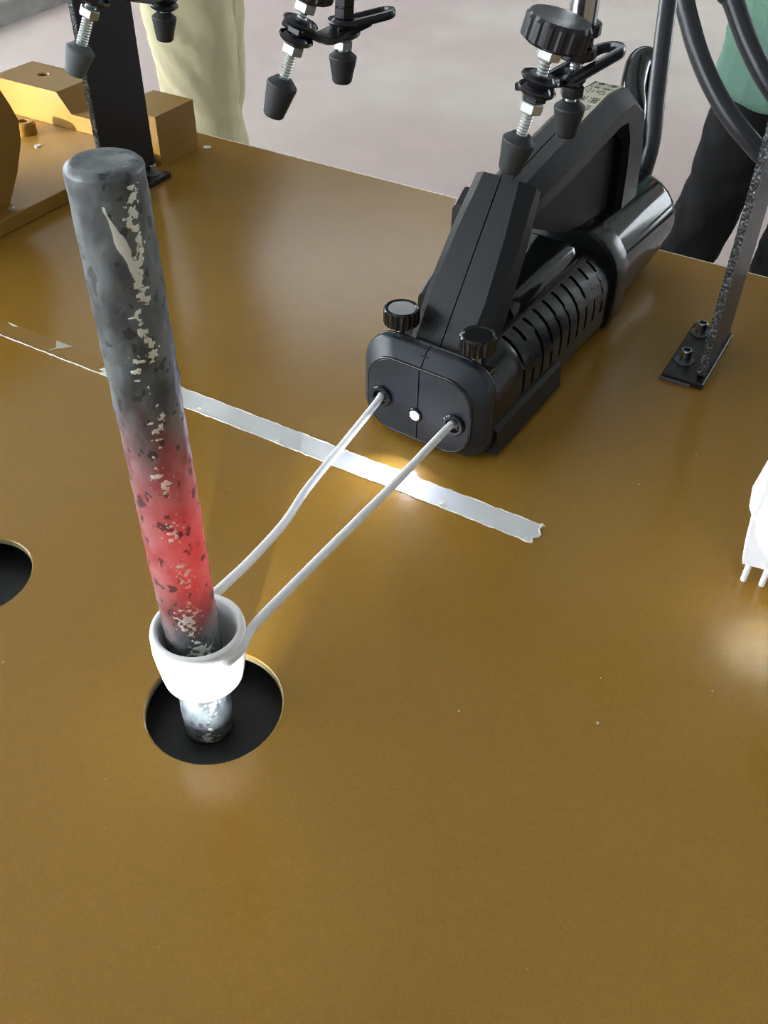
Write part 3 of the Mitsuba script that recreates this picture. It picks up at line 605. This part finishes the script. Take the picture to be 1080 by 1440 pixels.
k = obj('added_lamp_head__led', xf(lathe([(0, 0), (.0045, 0), (.0045, .001), (.003, .0022), (0, .0028)], 20), axis(lp2 - ld * .0055, ld)), 'white_block', True)
scene[k]['emitter'] = {'type': 'area', 'radiance': rgbv((60, 63, 80))}
obj('added_lamp_head__gooseneck', tube(spline([lp2 - ld * .027, lp2 - ld * .045 + [.02, .0, .005], (.32, .26, .075), (.40, .28, .05), (.425, .33, .0)]), .004, 12), 'black_oxide', True)
obj('added_lamp_head__foot', xf(lathe([(0, 0), (.03, 0), (.03, .006), (.026, .010), (0, .010)], 32), frame((.425, .33, 0), (1., 0, 0), (0, 1., 0), EZ)), 'black_plastic', 30)
scene['lamp_beam'] = {'type': 'spot', 'sampling_weight': 3.0, 'to_world': T().look_at(origin=(lp2 + ld * .002 + [0, 0, TZ]).tolist(), target=(lt2 + [0, 0, TZ]).tolist(), up=[0, 1, 0]), 'intensity': rgbv((.115, .125, .120)), 'cutoff_angle': 30.0, 'beam_width': 22.0}

# unseen LED torches added to brighten coil and bar: one low in front of the coil, one beside the notched bar
def torch(key, label, pos, to, rad, inten, cut, bw, col=(.94, 1., 1.06)):
    pos, to = np.array(pos, float), np.array(to, float); d = unit(to - pos); thing(key, label, 'torch'); C = np.array(col)   # the spot is its light
    obj(key + '__barrel', xf(lathe([(0, -.085), (.009, -.085), (.0105, -.082), (.0105, -.03), (.013, -.022), (.0135, .003), (.0120, .003), (.0115, 0), (0, 0)], 32), axis(pos - d * .004, d)), 'black_plastic', 30)
    k = obj(key + '__led', xf(lathe([(0, 0), (.006, 0), (.006, .001), (.004, .0018), (0, .0022)], 20), axis(pos - d * .0035, d)), 'white_block', True)
    q = pos - d * .05
    obj(key + '__stand', xf(rbox((-.012, -.012, 0), (.012, .012, max(q[2] - .008, .004)), .001), frame((q[0], q[1], 0), (1., 0, 0), (0, 1., 0), EZ)), 'black_plate')
    scene[key + '_beam'] = {'type': 'spot', 'sampling_weight': 3.0, 'to_world': T().look_at(origin=(pos + d * .002 + [0, 0, TZ]).tolist(), target=(to + [0, 0, TZ]).tolist(), up=[0, 0, 1]), 'intensity': rgbv(inten * C), 'cutoff_angle': cut, 'beam_width': bw}
torch('added_torch', 'small black LED torch added out of view on the near part of the table to brighten the coil', (-.094, .100, .046), (-.087, .270, .030), 8., .60, 11., 7.)
torch('added_torch_001', 'small black LED torch added out of view at the left end of the table to brighten the notched bar', (-.62, .90, .060), (-.36, 1.02, .03), 8., .75, 32., 10., (1., .97, .85))

# ------------------------------------------------------------------ people behind the table
def skin_mesh(bones, length=.02, it=12):
    M = MF()
    for (a, ra), (b, rb) in bones:
        sp = lambda c, r: trimesh.creation.icosphere(2, r).vertices * np.array([1, 1, 1]) + np.array(c)
        M += MF.hull_points(np.vstack([sp(a, ra), sp(b, rb)]))
    m = tri(M.refine_to_length(length)); m.merge_vertices(); trimesh.smoothing.filter_taubin(m, iterations=it); return m
def folds(m, amp, seed, f=(9, 9, 14), lo=None):
    v = m.vertices; d = meshkit.fbm(v * np.array(f) + np.c_[v[:, 2] * 9, v[:, 2] * -7, v[:, 0] * 12], 3, seed) - .5
    d = -np.abs(d) * 2 + .3
    w_ = meshkit.noise(v * 7, seed + 5) * 5; q = v[:, 2] * 62 + v[:, 0] * 26 - v[:, 1] * 30 + w_
    d += .16 * np.abs(np.sin(q)) * meshkit.noise(v * np.array([6, 6, 5]), seed + 9) * (v[:, 2] < .75)
    m.vertices = v + m.vertex_normals * (d * amp)[:, None]; return m
def person(key, label, at, face, trouser, shirt, legs, hem, sk=1.0):
    thing(key, label, 'person')
    c, s = math.cos(face), math.sin(face); M = frame((at[0], at[1], F0), (c, s, 0), (-s, c, 0), EZ)     # local: x forward, y left
    hipL, kneeL, ankL, hipR, kneeR, ankR = legs; W = sk
    J = dict(pel=(0, 0, .96), chest=(.01, 0, 1.25), neck=(.0, 0, 1.44), head=(.02, 0, 1.58))
    b = [((J['pel'], .105 * min(W, 1)), (J['chest'], .115)), (((0, .10, 1.34), .07), ((0, -.10, 1.34), .07)), ((J['chest'], .11), ((0, 0, 1.36), .075)), (((0, 0, 1.38), .055), (J['head'], .05)),
         (((.005, 0, 1.63), .088), ((.035, 0, 1.575), .070)), (((.035, 0, 1.575), .068), ((.055, 0, 1.535), .045)), (((.105, 0, 1.60), .010), ((.115, 0, 1.575), .013))]
    for h, k, a in ((hipL, kneeL, ankL), (hipR, kneeR, ankR)):
        b += [((h, .080 * W), (k, .050 * W)), ((k, .048 * W), (a, .034 * W)), ((a, .034), ((a[0] + .13, a[1], .035), .028))]
    for y in (1, -1):
        b += [(((0, .165 * y, 1.36), .05), ((-.02, .215 * y, 1.09), .038)), (((-.02, .215 * y, 1.09), .037), ((.20, .17 * y, 1.10), .026)), (((.20, .17 * y, 1.10), .024), ((.27, .15 * y, 1.10), .026)), (((.012, .083 * y, 1.60), .018), ((.008, .086 * y, 1.575), .014))]
        for j, (o, L) in enumerate(((.03, .070), (.012, .080), (-.008, .074), (-.026, .058))):
            p0 = (.278, .15 * y, 1.10 + o * .9); p1 = (.278 + L * .55, .145 * y, 1.10 + o); p2 = (.275 + L, .130 * y, 1.10 + o)
            b += [((p0, .010), (p1, .0085)), ((p1, .0085), (p2, .0075))]
        b += [(((.235, .145 * y, 1.115), .011), ((.255, .125 * y, 1.140), .009)), (((.255, .125 * y, 1.140), .009), ((.280, .115 * y, 1.150), .008))]
    obj(key + '__body', xf(skin_mesh(b, .016, 8), M), 'skin', True)
    tb = [(((0, .0, .98), .118 * W), ((0, 0, .92), .122 * W))]
    for h, k, a in ((hipL, kneeL, ankL), (hipR, kneeR, ankR)):
        tb += [((h, .100 * W), (k, .070 * W)), ((k, .070 * W), ((a[0], a[1], .10), .062 * W))]
    obj(key + '__trousers', xf(folds(skin_mesh(tb, .012, 10), .020, 4, (12, 12, 11)), M), trouser, True)
    sb = [(((0, 0, hem + .15), .150), ((.01, 0, 1.25), .145)), (((.01, 0, 1.25), .14), ((0, 0, 1.39), .075)), (((0, .12, 1.35), .075), ((0, -.12, 1.35), .075))]
    for y in (1, -1): sb += [(((0, .165 * y, 1.36), .066), ((-.015, .205 * y, 1.14), .060))]
    a8 = np.arange(24) * np.pi / 12
    low = np.array([[.135 * math.cos(t), .160 * math.sin(t), hem + .012 * math.sin(t * 2)] for t in a8]); mid = np.array([[.125 * math.cos(t), .150 * math.sin(t), 1.1] for t in a8])
    SB = MF.hull_points(np.vstack([low, mid]))
    for (p, r), (q, w) in sb: SB += MF.hull_points(np.vstack([trimesh.creation.icosphere(2, r).vertices + np.array(p), trimesh.creation.icosphere(2, w).vertices + np.array(q)]))
    sm = tri(SB.refine_to_length(.016)); sm.merge_vertices(); trimesh.smoothing.filter_taubin(sm, iterations=4); sm = folds(sm, .010, 8)
    obj(key + '__shirt', xf(sm, M), shirt, True)
    for a in (ankL, ankR):
        obj(key + '__shoe', xf(skin_mesh([(((a[0] - .05, a[1], .045), .042), ((a[0] + .10, a[1], .042), .040)), (((a[0] + .10, a[1], .04), .038), ((a[0] + .18, a[1], .035), .030))], .02, 6), M), 'shoe', True)
    obj(key + '__hair', xf(skin_mesh([(((-.012, 0, 1.655), .090), ((-.035, 0, 1.60), .078)), (((.02, 0, 1.69), .068), ((-.02, 0, 1.69), .068))], .016, 6), M), 'hair', True)
    for y in (1, -1):
        obj(key + '__eye', xf(skin_mesh([(((.093, .032 * y, 1.603), .0105), ((.0935, .032 * y, 1.603), .0105))], .01, 0), M), 'tape_white', True)
        obj(key + '__pupil', xf(skin_mesh([(((.1005, .032 * y, 1.603), .0050), ((.1008, .032 * y, 1.603), .0050))], .01, 0), M), 'hair', True)
    obj(key + '__lips', xf(skin_mesh([(((.098, .018, 1.543), .006), ((.104, 0, 1.543), .007)), (((.104, 0, 1.543), .007), ((.098, -.018, 1.543), .006))], .006, 2), M), 'speck', True)
person('person', 'person in pale khaki trousers standing behind the table at the upper left', (-.372, 1.945), 0., 'khaki_cloth', 'green_cloth',
       ((0, .09, .90), (.0, .085, .50), (.0, .09, .09), (-.005, -.085, .90), (.014, -.085, .50), (-.03, -.085, .09)), .92, .90)
person('person_001', 'person in a green shirt and black trousers standing behind the right bracket', (.66, 1.52), math.radians(-90), 'black_cloth', 'green_cloth',
       ((0, .075, .90), (.03, .02, .47), (-.02, .01, .09), (0, -.06, .88), (.0, -.135, .47), (-.03, -.235, .09)), .715, .66)
